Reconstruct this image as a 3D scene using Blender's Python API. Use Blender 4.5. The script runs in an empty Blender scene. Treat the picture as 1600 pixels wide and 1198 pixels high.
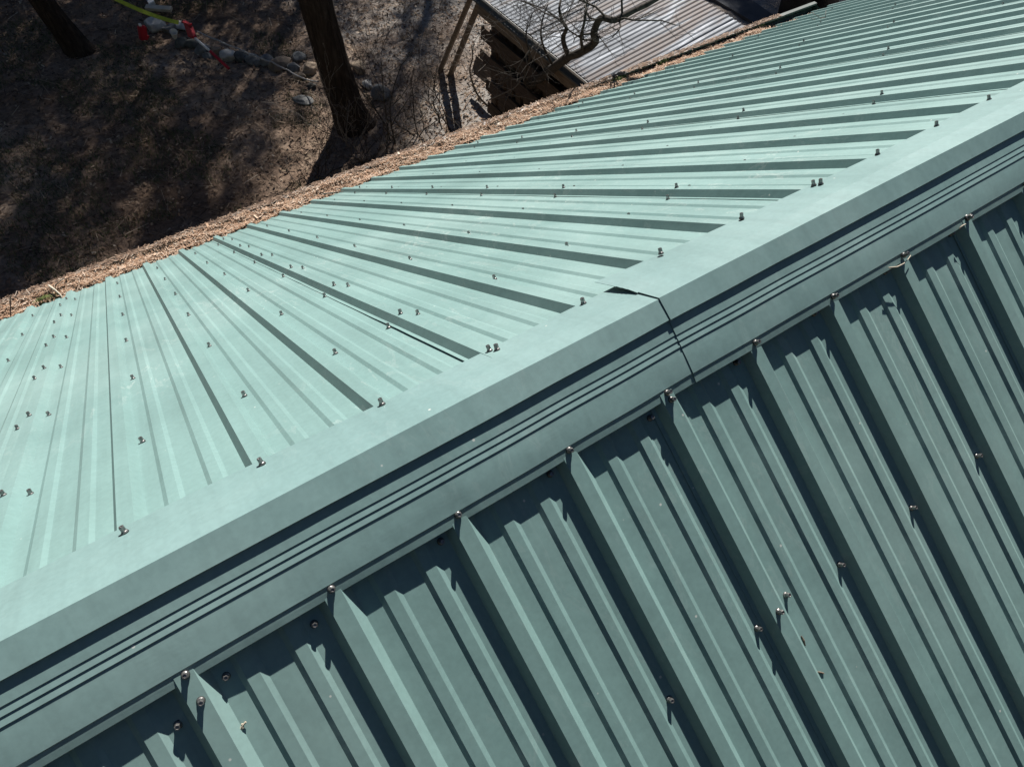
import bpy, math, random
from mathutils import Vector, Matrix, noise
scn = bpy.context.scene
COL = scn.collection

# ------------------------------------------------------------------ camera, sky, sun, exposure
R_CAM = ((0.8304821402989502, -0.5565835761188825, 0.022674598980959026),     # right
         (-0.43569550714002164, -0.6743897989849055, -0.5961273555882939),    # down
         (0.34708621364472325, 0.4851939012574344, -0.8025696471196566))      # forward
C_CAM = Vector((0.0, -0.6243578769, 1.0265238229))
F_PX = 1133.69
cam_d = bpy.data.cameras.new("camera")
cam = bpy.data.objects.new("camera", cam_d); COL.objects.link(cam)
r_, d_, f_ = (Vector(r) for r in R_CAM)
M = Matrix((r_, -d_, -f_)).transposed().to_4x4(); M.translation = C_CAM
cam.matrix_world = M
cam_d.sensor_width = 36.0; cam_d.lens = F_PX / 1600 * 36.0
cam_d.clip_start = 0.02; cam_d.clip_end = 2000
scn.camera = cam

SUN = Vector((0.462, 0.557, 0.690)).normalized()
SUN_EL = math.asin(SUN.z); SUN_AZ = math.atan2(SUN.x, SUN.y)
w = bpy.data.worlds.new("World"); scn.world = w; w.use_nodes = True
nt = w.node_tree; bg = nt.nodes["Background"]
sky = nt.nodes.new("ShaderNodeTexSky"); sky.sky_type = 'NISHITA'; sky.sun_disc = False
sky.sun_elevation = SUN_EL; sky.sun_rotation = SUN_AZ
nt.links.new(sky.outputs[0], bg.inputs[0]); bg.inputs[1].default_value = 0.05
sky.altitude = 1800; sky.air_density = 0.6; sky.dust_density = 0.2; sky.ozone_density = 0.6
sd = bpy.data.lights.new("sun", 'SUN'); sd.energy = 5.0; sd.angle = math.radians(0.55); sd.color = (1.0, 0.955, 0.89)
sun = bpy.data.objects.new("sun", sd); COL.objects.link(sun)
sun.rotation_euler = SUN.to_track_quat('Z', 'Y').to_euler(); sun.location = (30, 38, 45)
scn.view_settings.view_transform = 'Standard'; scn.view_settings.look = 'None'
scn.view_settings.exposure = 0.70; scn.view_settings.gamma = 1.0

# ------------------------------------------------------------------ helpers
TH = 0.5887714
CT, ST = math.cos(TH), math.sin(TH)
S = 0.2286
ZG = -4.7
rnd = random.Random(7)

def at(px, py, z):
    """authoring aid: where the sight line of a photo pixel meets height z"""
    d = r_ * ((px - 800) / F_PX) + d_ * ((py - 599) / F_PX) + f_
    return C_CAM + d * ((z - C_CAM.z) / d.z)
def in_view(p):
    q = p - C_CAM; zc = q.dot(f_)
    if zc <= 0: return None
    u = 800 + F_PX * q.dot(r_) / zc; v = 599 + F_PX * q.dot(d_) / zc
    return (u, v) if -20 < u < 1620 and -20 < v < 1218 else None

class MB:
    def __init__(s): s.v = []; s.f = []; s.mi = []; s.m = 0
    def add(s, vs, fs):
        o = len(s.v); s.v += [tuple(p) for p in vs]; s.f += [tuple(i + o for i in f) for f in fs]; s.mi += [s.m] * len(fs)
    def quad(s, a, b, c, d): s.add((a, b, c, d), ((0, 1, 2, 3),))
    def box(s, c, sz, rot=None):
        hx, hy, hz = sz[0] / 2, sz[1] / 2, sz[2] / 2
        vs = [Vector((x, y, z)) for x in (-hx, hx) for y in (-hy, hy) for z in (-hz, hz)]
        if rot is not None: vs = [rot @ v for v in vs]
        s.add([v + Vector(c) for v in vs], ((0, 1, 3, 2), (4, 6, 7, 5), (0, 4, 5, 1), (2, 3, 7, 6), (0, 2, 6, 4), (1, 5, 7, 3)))
    def bar(s, a, b, wd, th, roll=0.0):
        a, b = Vector(a), Vector(b); d = (b - a)
        rot = d.to_track_quat('Z', 'Y').to_matrix() @ Matrix.Rotation(roll, 3, 'Z')
        s.box((a + b) / 2, (wd, th, d.length), rot)
    def tube(s, pts, rad, n=6, cap=True, bump=None):
        pts = [Vector(p) for p in pts]; o = []
        up = None
        for i, p in enumerate(pts):
            t = (pts[min(i + 1, len(pts) - 1)] - pts[max(i - 1, 0)]).normalized()
            if up is None: up = t.orthogonal().normalized()
            up = (up - t * up.dot(t)).normalized(); sd_ = t.cross(up)
            r = rad[i] if hasattr(rad, '__len__') else rad
            ring = []
            for k in range(n):
                a = 2 * math.pi * k / n; rr = r * (bump(i, k, a, p) if bump else 1)
                ring.append(p + (up * math.cos(a) + sd_ * math.sin(a)) * rr)
            o += ring
        fs = [(i * n + k, i * n + (k + 1) % n, (i + 1) * n + (k + 1) % n, (i + 1) * n + k) for i in range(len(pts) - 1) for k in range(n)]
        if cap: fs += [tuple(range(n - 1, -1, -1)), tuple((len(pts) - 1) * n + k for k in range(n))]
        s.add(o, fs)
    def lathe(s, prof, n=12, m=None, hexfrom=None):
        """prof: list of (r,z) ; m places it"""
        o = []
        for r, z in prof:
            for k in range(n):
                a = 2 * math.pi * k / n; o.append(Vector((r * math.cos(a), r * math.sin(a), z)))
        if m is not None: o = [m @ p for p in o]
        fs = [(i * n + k, i * n + (k + 1) % n, (i + 1) * n + (k + 1) % n, (i + 1) * n + k) for i in range(len(prof) - 1) for k in range(n)]
        fs.append(tuple((len(prof) - 1) * n + k for k in range(n)))
        s.add(o, fs)
    def build(s, name, mats, parent=None, smooth=False):
        me = bpy.data.meshes.new(name); me.from_pydata(s.v, [], s.f); me.update()
        for m in (mats if isinstance(mats, (list, tuple)) else [mats]): me.materials.append(m)
        if any(s.mi): me.polygons.foreach_set("material_index", s.mi)
        if smooth: me.polygons.foreach_set("use_smooth", [True] * len(me.polygons))
        o = bpy.data.objects.new(name, me); COL.objects.link(o)
        if parent is not None: o.parent = parent
        return o

def tag(o, label=None, cat=None, group=None, kind=None):
    if label: o["label"] = label
    if cat: o["category"] = cat
    if group: o["group"] = group
    if kind: o["kind"] = kind
    return o
def empty(name, loc=(0, 0, 0)):
    o = bpy.data.objects.new(name, None); COL.objects.link(o); o.location = loc; o.empty_display_size = .1
    return o
class Thing:
    """Empty at a base point whose parts are modelled in world coordinates"""
    def __init__(s, name, loc, label, cat, group=None):
        s.e = empty(name, loc); s.loc = Vector(loc); tag(s.e, label, cat, group)
    def part(s, mb, name, mats, smooth=False, parent=None, label=None, kind=None):
        mb.v = [tuple(Vector(p) - s.loc) for p in mb.v]
        o = mb.build(name, mats, parent or s.e, smooth)
        if label: o["label"] = label
        if kind: o["kind"] = kind
        return o
def own(mb, name, mats, loc, label, cat, group=None, smooth=False):
    """a thing that is one mesh, origin at its base"""
    loc = Vector(loc); mb.v = [tuple(Vector(p) - loc) for p in mb.v]
    o = mb.build(name, mats, None, smooth); o.location = loc
    return tag(o, label, cat, group)

# ------------------------------------------------------------------ materials
def mat(name):
    m = bpy.data.materials.new(name); m.use_nodes = True
    n = m.node_tree.nodes; b = n["Principled BSDF"]
    return m, n, m.node_tree.links, b
def ramp(n, stops, interp='LINEAR'):
    r = n.new("ShaderNodeValToRGB"); e = r.color_ramp; e.interpolation = interp
    while len(e.elements) < len(stops): e.elements.new(0.5)
    for el, (p, c) in zip(e.elements, stops):
        el.position = p; el.color = (*c, 1) if len(c) == 3 else c
    return r
def noise_n(n, l, scale, detail=4, rough=.55, vec=None, dist=0.0):
    t = n.new("ShaderNodeTexNoise"); t.inputs["Scale"].default_value = scale; t.inputs["Detail"].default_value = detail
    t.inputs["Roughness"].default_value = rough; t.inputs["Distortion"].default_value = dist
    if vec is not None: l.new(vec, t.inputs["Vector"])
    return t
def coord(n, l, scale=(1, 1, 1), rot=(0, 0, 0)):
    c = n.new("ShaderNodeTexCoord"); mp = n.new("ShaderNodeMapping")
    mp.inputs["Scale"].default_value = scale; mp.inputs["Rotation"].default_value = rot
    l.new(c.outputs["Object"], mp.inputs["Vector"]); return mp.outputs[0]
def mix(n, l, a, b, fac, mode='MIX'):
    m = n.new("ShaderNodeMix"); m.data_type = 'RGBA'; m.blend_type = mode
    for sock, val in ((m.inputs[6], a), (m.inputs[7], b), (m.inputs[0], fac)):
        if hasattr(val, 'is_output') or isinstance(val, bpy.types.NodeSocket): l.new(val, sock)
        elif isinstance(val, (int, float)): sock.default_value = val
        else: sock.default_value = (*val, 1)
    return m.outputs[2]
def bump(n, l, b, h, strength=.3, dist=.01, prev=None):
    k = n.new("ShaderNodeBump"); k.inputs["Strength"].default_value = strength; k.inputs["Distance"].default_value = dist
    l.new(h, k.inputs["Height"])
    if prev is not None: l.new(prev, k.inputs["Normal"])
    if b is not None: l.new(k.outputs[0], b.inputs["Normal"])
    return k.outputs[0]

def paint_mat(name, base, streaks=0.0, rough=.5):
    m, n, l, b = mat(name)
    v = coord(n, l)
    big = noise_n(n, l, 2.2, 5, .6, v)
    r1 = ramp(n, [(.3, tuple(c * .94 for c in base)), (.7, tuple(c * 1.05 for c in base))]); l.new(big.outputs[0], r1.inputs[0])
    fine = noise_n(n, l, 90, 3, .6, v)
    r2 = ramp(n, [(.35, (.95,) * 3), (.65, (1.04,) * 3)]); l.new(fine.outputs[0], r2.inputs[0])
    c = mix(n, l, r1.outputs[0], r2.outputs[0], 1.0, 'MULTIPLY')
    # dust specks
    vo = n.new("ShaderNodeTexVoronoi"); vo.inputs["Scale"].default_value = 26; l.new(v, vo.inputs["Vector"])
    sp = ramp(n, [(.0, (1,) * 3), (.055, (1,) * 3), (.075, (0,) * 3)]); l.new(vo.outputs["Distance"], sp.inputs[0])
    rc = ramp(n, [(.86, (0,) * 3), (.9, (1,) * 3)]);
    sep = n.new("ShaderNodeSeparateColor"); l.new(vo.outputs["Color"], sep.inputs[0]); l.new(sep.outputs[0], rc.inputs[0])
    f = mix(n, l, sp.outputs[0], rc.outputs[0], 1.0, 'MULTIPLY')
    c = mix(n, l, c, (.62, .64, .6), mix(n, l, (0, 0, 0), f, .75))
    # chalky film and dried water marks
    if streaks:
        v2 = coord(n, l, (3.0, 1.0, 1.0), (0, 0, .5))
        st = noise_n(n, l, 5.0, 8, .72, v2, 1.6)
        rs = ramp(n, [(.565, (0,) * 3), (.60, (1,) * 3), (.63, (0,) * 3)]); l.new(st.outputs[0], rs.inputs[0])
        area = noise_n(n, l, 1.3, 3, .5, v); ra = ramp(n, [(.47, (0,) * 3), (.66, (1,) * 3)]); l.new(area.outputs[0], ra.inputs[0])
        f2 = mix(n, l, rs.outputs[0], ra.outputs[0], 1.0, 'MULTIPLY')
        c = mix(n, l, c, (.55, .60, .57), mix(n, l, (0, 0, 0), f2, streaks))
        film = noise_n(n, l, 1.1, 6, .6, v); rf = ramp(n, [(.45, (0,) * 3), (.8, (.22,) * 3)]); l.new(film.outputs[0], rf.inputs[0])
        c = mix(n, l, c, (.36, .42, .40), rf.outputs[0])
    vr = coord(n, l, (16, .7, .7))
    run = noise_n(n, l, 1.6, 5, .6, vr); rrn = ramp(n, [(.34, (.90,) * 3), (.52, (1.0,) * 3), (.72, (1.05,) * 3)]); l.new(run.outputs[0], rrn.inputs[0])
    c = mix(n, l, c, rrn.outputs[0], .8, 'MULTIPLY')
    dp = noise_n(n, l, .8, 6, .65, v, .5); rdp = ramp(n, [(.38, (.95, .955, .96)), (.6, (1.02, 1.02, 1.015))]); l.new(dp.outputs[0], rdp.inputs[0])
    c = mix(n, l, c, rdp.outputs[0], 1.0, 'MULTIPLY')
    l.new(c, b.inputs["Base Color"])
    rr = ramp(n, [(.3, (rough - .05,) * 3), (.7, (rough + .1,) * 3)]); l.new(big.outputs[0], rr.inputs[0]); l.new(rr.outputs[0], b.inputs["Roughness"])
    b.inputs["Specular IOR Level"].default_value = .5
    wav = noise_n(n, l, 7, 2, .5, v)
    p = bump(n, l, None, wav.outputs[0], .22, .012)
    bump(n, l, b, fine.outputs[0], .05, .002, p)
    return m
GREEN = (.182, .300, .288)
M_roof = paint_mat("green_roof_paint", GREEN, .35)
M_near = paint_mat("green_roof_paint_clean", GREEN, .12)
M_cap = paint_mat("green_cap_paint", (.186, .297, .292), .10, .42)
M_lipmetal = paint_mat("dusty_gutter_lip", (.20, .165, .14), .3)
M_dark = paint_mat("dark_green_gutter_paint", (.020, .040, .034), .3)

def simple(name, c1, c2, scale=8, rough=.8, metallic=0.0, bs=.3, bd=.01, stretch=(1, 1, 1), spec=.3, detail=6):
    m, n, l, b = mat(name); v = coord(n, l, stretch)
    t = noise_n(n, l, scale, detail, .6, v); r = ramp(n, [(.3, c1), (.7, c2)]); l.new(t.outputs[0], r.inputs[0])
    l.new(r.outputs[0], b.inputs["Base Color"]); b.inputs["Roughness"].default_value = rough; b.inputs["Metallic"].default_value = metallic
    b.inputs["Specular IOR Level"].default_value = spec
    bump(n, l, b, t.outputs[0], bs, bd); return m
def island(name, stops, rough=.8):
    m, n, l, b = mat(name); g = n.new("ShaderNodeNewGeometry"); r = ramp(n, stops)
    l.new(g.outputs["Random Per Island"], r.inputs[0]); l.new(r.outputs[0], b.inputs["Base Color"])
    b.inputs["Roughness"].default_value = rough; b.inputs["Specular IOR Level"].default_value = .2
    return m
M_screw = simple("zinc_screw", (.13, .13, .128), (.36, .35, .34), 160, .36, .75, .05, .0005)
M_rubber = simple("washer_rubber", (.02, .022, .022), (.04, .04, .04), 200, .8)
M_bark = None
def bark():
    m, n, l, b = mat("rough_bark"); v = coord(n, l, (1, 1, .18))
    t = noise_n(n, l, 22, 8, .65, v, .6); r = ramp(n, [(.32, (.016, .012, .010)), (.55, (.045, .035, .029)), (.75, (.09, .073, .06))])
    l.new(t.outputs[0], r.inputs[0]); l.new(r.outputs[0], b.inputs["Base Color"]); b.inputs["Roughness"].default_value = .95
    b.inputs["Specular IOR Level"].default_value = .1
    bump(n, l, b, t.outputs[0], .9, .05); return m
M_bark = bark()
M_twig = simple("grey_twig", (.09, .075, .06), (.26, .235, .21), 30, .85)
M_twigdark = simple("dark_branch_bark", (.02, .017, .015), (.07, .06, .05), 30, .9)
M_wood = simple("weathered_board", (.10, .075, .055), (.22, .175, .135), 6, .85, 0, .4, .01, (8, 1, 8))
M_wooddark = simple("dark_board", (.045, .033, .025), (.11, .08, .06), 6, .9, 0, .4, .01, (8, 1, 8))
M_pale = simple("pale_sawn_wood", (.42, .36, .28), (.6, .54, .44), 8, .8)
M_concrete = simple("grey_asphalt", (.045, .05, .058), (.085, .09, .10), 3, .9)
M_black = simple("black_plastic", (.010, .010, .011), (.02, .02, .022), 10, .55)
M_red = simple("red_plastic", (.34, .012, .025), (.44, .022, .035), 10, .5)
M_white = simple("white_paint", (.62, .62, .60), (.78, .78, .76), 10, .6)
M_lime = simple("lime_webbing", (.30, .36, .03), (.42, .48, .06), 40, .75)
M_rope = simple("grey_rope", (.26, .25, .24), (.42, .41, .40), 80, .9)
M_siding = simple("tan_siding", (.22, .19, .15), (.30, .26, .21), 4, .85, 0, .3, .01, (1, 1, 14))
M_trim = simple("dark_fascia", (.05, .055, .055), (.10, .11, .11), 8, .7)
M_needle = island("dry_needles", [(0, (.15, .085, .055)), (.15, (.34, .20, .125)), (.55, (.52, .345, .235)), (.85, (.64, .48, .36)), (1, (.70, .61, .51))])
M_lip = island("weathered_needles", [(0, (.08, .05, .036)), (.4, (.20, .13, .09)), (.85, (.36, .25, .18)), (1, (.42, .35, .29))])
M_duff = simple("needle_duff", (.17, .105, .075), (.44, .30, .215), 55, .95, 0, 1.0, .02, (1, 1, 1), .1, 10)
M_moss = island("moss", [(0, (.05, .065, .022)), (.6, (.11, .14, .04)), (1, (.20, .20, .08))])
M_litter = island("leaf_litter_mix", [(0, (.05, .032, .022)), (.5, (.16, .105, .072)), (.82, (.25, .175, .12)), (.97, (.34, .26, .18)), (1, (.48, .40, .31))])
M_grass = island("short_grass", [(0, (.035, .062, .025)), (.6, (.075, .115, .045)), (1, (.14, .15, .07))])
M_foliage = island("pine_foliage", [(0, (.018, .035, .014)), (1, (.05, .08, .03))])

def ground_mat():
    m, n, l, b = mat("forest_soil"); v = coord(n, l)
    a = noise_n(n, l, .55, 6, .6, v); ra = ramp(n, [(.35, (.17, .115, .080)), (.5, (.23, .165, .122)), (.68, (.34, .27, .21))]); l.new(a.outputs[0], ra.inputs[0])
    f = noise_n(n, l, 14, 9, .7, v); rf = ramp(n, [(.3, (.45,) * 3), (.7, (1.45,) * 3)]); l.new(f.outputs[0], rf.inputs[0])
    c = mix(n, l, ra.outputs[0], rf.outputs[0], 1, 'MULTIPLY')
    # grey gravelly earth to the right of the big trunk
    sx = n.new("ShaderNodeSeparateXYZ"); l.new(v, sx.inputs[0])
    mr = n.new("ShaderNodeMapRange"); mr.inputs[1].default_value = 2.6; mr.inputs[2].default_value = 4.2; l.new(sx.outputs[0], mr.inputs[0])
    pn = noise_n(n, l, .9, 4, .6, v); pr = ramp(n, [(.35, (.2,) * 3), (.6, (1,) * 3)]); l.new(pn.outputs[0], pr.inputs[0])
    fac = mix(n, l, mr.outputs[0], pr.outputs[0], 1, 'MULTIPLY')
    g = noise_n(n, l, 30, 8, .75, v); rg = ramp(n, [(.3, (.13, .12, .11)), (.7, (.42, .39, .36))]); l.new(g.outputs[0], rg.inputs[0])
    c = mix(n, l, c, rg.outputs[0], fac)
    l.new(c, b.inputs["Base Color"]); b.inputs["Roughness"].default_value = 1; b.inputs["Specular IOR Level"].default_value = .05
    bump(n, l, b, f.outputs[0], .8, .04); return m
M_ground = ground_mat()

def tin_mat():
    m, n, l, b = mat("rusty_galvanized_tin"); v = coord(n, l)
    vs = coord(n, l, (.35, 2.2, 1))
    pa = noise_n(n, l, 1.7, 7, .65, vs, .4)
    r1 = ramp(n, [(.48, (0,) * 3), (.56, (1,) * 3)]); l.new(pa.outputs[0], r1.inputs[0])
    fi = noise_n(n, l, 26, 6, .7, v); r2 = ramp(n, [(.25, (.5,) * 3), (.6, (1,) * 3)]); l.new(fi.outputs[0], r2.inputs[0])
    fac = mix(n, l, r1.outputs[0], r2.outputs[0], 1, 'MULTIPLY')
    zn = noise_n(n, l, 5, 6, .6, vs); rz = ramp(n, [(.3, (.055, .064, .08)), (.55, (.115, .13, .152)), (.75, (.33, .36, .40))]); l.new(zn.outputs[0], rz.inputs[0])
    ru = ramp(n, [(.3, (.034, .022, .020)), (.7, (.085, .056, .048))]); l.new(fi.outputs[0], ru.inputs[0])
    c = mix(n, l, rz.outputs[0], ru.outputs[0], fac); l.new(c, b.inputs["Base Color"])
    inv = n.new("ShaderNodeMath"); inv.operation = 'MULTIPLY_ADD'; inv.inputs[1].default_value = -.3; inv.inputs[2].default_value = .3
    sp = n.new("ShaderNodeSeparateColor"); l.new(fac, sp.inputs[0]); l.new(sp.outputs[0], inv.inputs[0]); l.new(inv.outputs[0], b.inputs["Metallic"])
    b.inputs["Roughness"].default_value = .6
    bump(n, l, b, fi.outputs[0], .25, .004); return m
M_tin = tin_mat()
def rock_mat(name, c1, c2):
    return simple(name, c1, c2, 9, .9, 0, .6, .03, (1, 1, 1), .15, 9)
M_rocks = {'grey': rock_mat("grey_stone", (.10, .105, .105), (.24, .24, .235)), 'pale': rock_mat("pale_stone", (.30, .30, .29), (.52, .52, .50)),
           'dark': rock_mat("dark_stone", (.05, .055, .053), (.14, .15, .145)), 'tan': rock_mat("tan_stone", (.20, .155, .115), (.36, .29, .22)),
           'brown': rock_mat("brown_stone", (.12, .10, .08), (.24, .20, .165)), 'blue': rock_mat("blue_grey_stone", (.09, .097, .10), (.21, .22, .225))}

# ------------------------------------------------------------------ ground
def gh(x, y):
    d = max(abs(x - 3) - 9, 0) + max(abs(y - 8) - 9, 0)
    k = max(0, 1 - d / 6)
    return ZG + k * (.10 * noise.noise(Vector((x * .5, y * .5, 3))) + .035 * noise.noise(Vector((x * 2.3, y * 2.3, 9))) + .014 * noise.noise(Vector((x * 8, y * 8, 1))))
def axis(a, b, st, far):
    o = []; x = a
    while x <= b + 1e-6: o.append(x); x += st
    st2 = st; x = b
    while x < far: st2 *= 1.5; x += st2; o.append(x)
    st2 = st; x = a; pre = []
    while x > -far: st2 *= 1.5; x -= st2; pre.append(x)
    return pre[::-1] + o
gx = axis(-3, 12.5, .075, 500); gy = axis(2.2, 15, .075, 500)
mb = MB()
vs = [(x, y, gh(x, y)) for y in gy for x in gx]; nx = len(gx)
mb.add(vs, [(j * nx + i, j * nx + i + 1, (j + 1) * nx + i + 1, (j + 1) * nx + i) for j in range(len(gy) - 1) for i in range(nx - 1)])
g = mb.build("ground", M_ground, None, True); tag(g, None, None, None, "structure")

# ------------------------------------------------------------------ the house
HX0, HX1 = -3.2, 6.47
LEN = 4.09
house = Thing("house", (1.6, 0, ZG), "house with a sage green ribbed metal roof running to a ridge cap", "house")
def roofpt(far, X, s, h):
    y = s * CT + h * ST
    return Vector((X, y if far else -y, -s * ST + h * CT))
def rt(X, s, ph):
    dx, ds = X - .7, s - .15; c, sn = math.cos(ph), math.sin(ph)
    return .7 + c * dx - sn * ds, .15 + sn * dx + c * ds
XF, XN = -0.2126, -0.2115
PHF, PHN = 0.005, -0.0154
HR = .0188
DH = HR - .019
def rib_profile(kc, major):
    c = kc
    if major: return [(c - .0264, 0), (c - .0137, HR), (c + .0135, HR), (c + .0288, 0)]
    return [(c - .0182, 0), (c - .0096, .0046), (c + .0096, .0046), (c + .0182, 0)]
def sheet(far, k0, k1, x0, liftfn, xclip):
    """one roofing sheet from its lapping rib k0 to the under-lap rib k1"""
    prof = []   # (x, h, lift weight)
    c = x0 + k0 * S
    prof += [(c - .036, .0012, 1.0), (c - .0264, .0012, .8)] + [(x, h + .0014 if h > 0 else .0012, .25) for x, h in rib_profile(c, True)[1:]]
    for k in range(k0, k1):
        for j in (1, 2):
            prof += [(x, h, 0) for x, h in rib_profile(x0 + (k + j / 3) * S, False)]
        p = rib_profile(x0 + (k + 1) * S, True)
        if k + 1 < k1: prof += [(x, h, 0) for x, h in p]
        else: prof += [(p[0][0], 0, 0), (p[1][0] + .0008, HR - .0006, 0), (p[2][0] - .004, HR - .0006, 0)]
    prof = [(min(x, xclip), h, lw) for x, h, lw in prof if x < xclip + .05]
    ss = [.03] + [.12 + i * (LEN - .12) / 44 for i in range(45)]
    vs = []
    jag = rnd.uniform(-.012, .012)
    for s in ss:
        for i, (x, h, lw) in enumerate(prof):
            lift = lw * liftfn(s)
            wob = .0007 * noise.noise(Vector((x * 7, s * 4, k0))) if h < .003 else 0
            X2, s2 = rt(x + (-.000 if lw < .9 else .0012 * noise.noise(Vector((s * 6, k0, 2)))), s + (jag if s == ss[-1] else 0), PHF if far else PHN)
            vs.append(roofpt(far, X2, s2, h + lift + wob))
    n_ = len(prof)
    mb = MB()
    fs = []
    for j in range(len(ss) - 1):
        for i in range(n_ - 1):
            f = (j * n_ + i, j * n_ + i + 1, (j + 1) * n_ + i + 1, (j + 1) * n_ + i)
            fs.append(f if not far else f[::-1])
    mb.add(vs, fs)
    return mb
panels = {}
def seam_lift(kk, far):
    if far and kk == 3: return lambda s: .0005 + .0032 * math.exp(-((s - .42) / .42) ** 2)
    if far and kk == -1: return lambda s: .0008 + .0022 * math.exp(-((s - .7) / .5) ** 2)
    a = rnd.uniform(.0004, .0016)
    return lambda s: a
def sheet_part(far, k0, k1, x0):
    xc = HX1 if not far else HX1 - .01
    o = house.part(sheet(far, k0, k1, x0, seam_lift(k0, far), xc), "roof_panel", M_roof if far else M_near)
    md = o.modifiers.new('gauge', 'SOLIDIFY'); md.thickness = .0006; md.offset = -1
    panels[(far, k0)] = o
for k0 in range(-13, 29, 4): sheet_part(True, k0, k0 + 4, XF)
for k0 in range(-12, 29, 4): sheet_part(False, k0, k0 + 4, XN)

# ridge cap: two lengths lapped at XJ; profile (s,h) down each side
XJ = 0.776
APEX = (-.005, .0272)          # y, z
NEAR = [(.0355, .0302), (.0362, .0250), (.0370, .0243), (.0665, .0253), (.0676, .0237), (.0785, .0252), (.0796, .0235), (.0908, .0250), (.0919, .0233)]
for i in range(1, 9):
    u_ = i / 8; NEAR.append((.0919 + .0540 * u_, .0232 + .0007 * math.sin(u_ * 2.8)))
NEAR += [(.1472, .0219), (.1560, .0207), (.1645, .0195), (.1652, .0189)]
FAR = [(.0345, .0246), (.0360, .0225), (.0640, .0226), (.0652, .0218), (.0765, .0222), (.0777, .0214), (.0890, .0216), (.0902, .0210), (.125, .0208), (.139, .0204), (.1405, .0196)]
FARX = {0: 0}
def far_w(X, right):    # how far the outer hem of the far side strays from straight
    if right:
        t = max(0, min(1, (1.62 - X) / .85)); return .002 + .026 * t
    t = max(0, min(1, (.25 - X) / .35)); return -.003 + .018 * t
def cap_piece(x0, x1, right):
    mb = MB(); xs = []; x = x0
    dense = x0 if right else x1
    n_x = 90
    for i in range(n_x + 1):
        t = i / n_x
        t = t ** 1.8 if right else 1 - (1 - t) ** 1.8
        xs.append(x0 + (x1 - x0) * t)
    rows = []
    for X in xs:
        e = (X - x0) if right else (x1 - X)                 # distance from the lap
        near_l = (.0017 if right else 0.0) * math.exp(-max(0, e) / .5)
        row = []
        wob = .0026 * noise.noise(Vector((X * 1.7, 3, 1 if right else 5))) + .0007 * noise.noise(Vector((X * 7, 1, 2)))
        dk = abs(((X - XN) / S + .5) % 1 - .5) * S; dim = .0010 * math.exp(-(dk / .022) ** 2)
        for s, h in reversed(FAR):
            h += DH
            k = (s + .01) / .15
            l_ = 0
            if right:
                l_ = .0016 + .0145 * math.exp(-e / .30) * max(0, (s - .028) / .11) ** .7 * (1.25 - .25 * k)
            h2 = h + l_; s2 = s + far_w(X, right) * max(0, (s - .06) / .08)
            row.append(roofpt(True, X + ((-.012 * k + .0042 * noise.noise(Vector((s * 210, 1, 1)))) if right and e < 1e-6 else 0), s2, h2))
        y, z = APEX
        if right: y -= .008 * min(1, e / 1.2); z += .001
        row.append(Vector((X, y + wob * .6, z + DH * 1.2 + near_l * 1.2)))
        for s, h in NEAR:
            h += DH
            extra = 0
            if right and s < .05: extra = .002 * math.exp(-e / .08) * max(0, 1 - s / .05)
            row.append(roofpt(False, X + (-.0035 * s / .16 if right and e < 1e-6 else 0), s + wob, h + near_l + extra - dim * max(0, (s - .10) / .06) + .0009 * noise.noise(Vector((X * 3.2, s * 14, 4))) * min(1, s / .03) + .0004 * noise.noise(Vector((X * 5, s * 30, 8)))))
        rows.append(row)
    n_ = len(rows[0])
    mb.add([p for r in rows for p in r], [(j * n_ + i, j * n_ + i + 1, (j + 1) * n_ + i + 1, (j + 1) * n_ + i) for j in range(len(xs) - 1) for i in range(n_ - 1)])
    return mb
cap_left = house.part(cap_piece(HX0 + .02, XJ + .07, False), "ridge_cap", M_cap)
cap_right = house.part(cap_piece(XJ, HX1 + .02, True), "ridge_cap", M_cap)

for o_ in (cap_left, cap_right):
    md = o_.modifiers.new("gauge", "SOLIDIFY"); md.thickness = .0008; md.offset = -1

# screws: one of each kind as geometry, each in its place; farthest ones gathered
def screw_mb(p, nrm, tilt, mb=None):
    mb = mb or MB()
    q = nrm.to_track_quat('Z', 'Y').to_matrix()
    q = q @ Matrix.Rotation(tilt[0], 3, 'X') @ Matrix.Rotation(tilt[1], 3, 'Y') @ Matrix.Rotation(tilt[2], 3, 'Z')
    m4 = q.to_4x4() @ Matrix.Scale(.92, 4); m4.translation = p
    mb.m = 1; mb.lathe([(.0068, 0), (.0070, .0012), (.0063, .0021)], 14, m4)
    mb.m = 0; mb.lathe([(.0064, .0018), (.0062, .0032), (.0053, .0046), (.0048, .0050)], 14, m4)
    mb.lathe([(.0049, .0046), (.0049, .0135), (.0043, .0146), (.0030, .0147), (.0024, .0135)], 6, m4)
    return mb
NFv = Vector((0, ST, CT)); NNv = Vector((0, -ST, CT))
scr = []      # (point, normal, parent)
def add_s(far, X, s, h, parent): scr.append((roofpt(far, X, s, h), NFv if far else NNv, parent))
cap_off = {5: .0205, 6: .011, 7: .004, 3: -.006, 2: -.004, 1: -.003}
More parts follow.
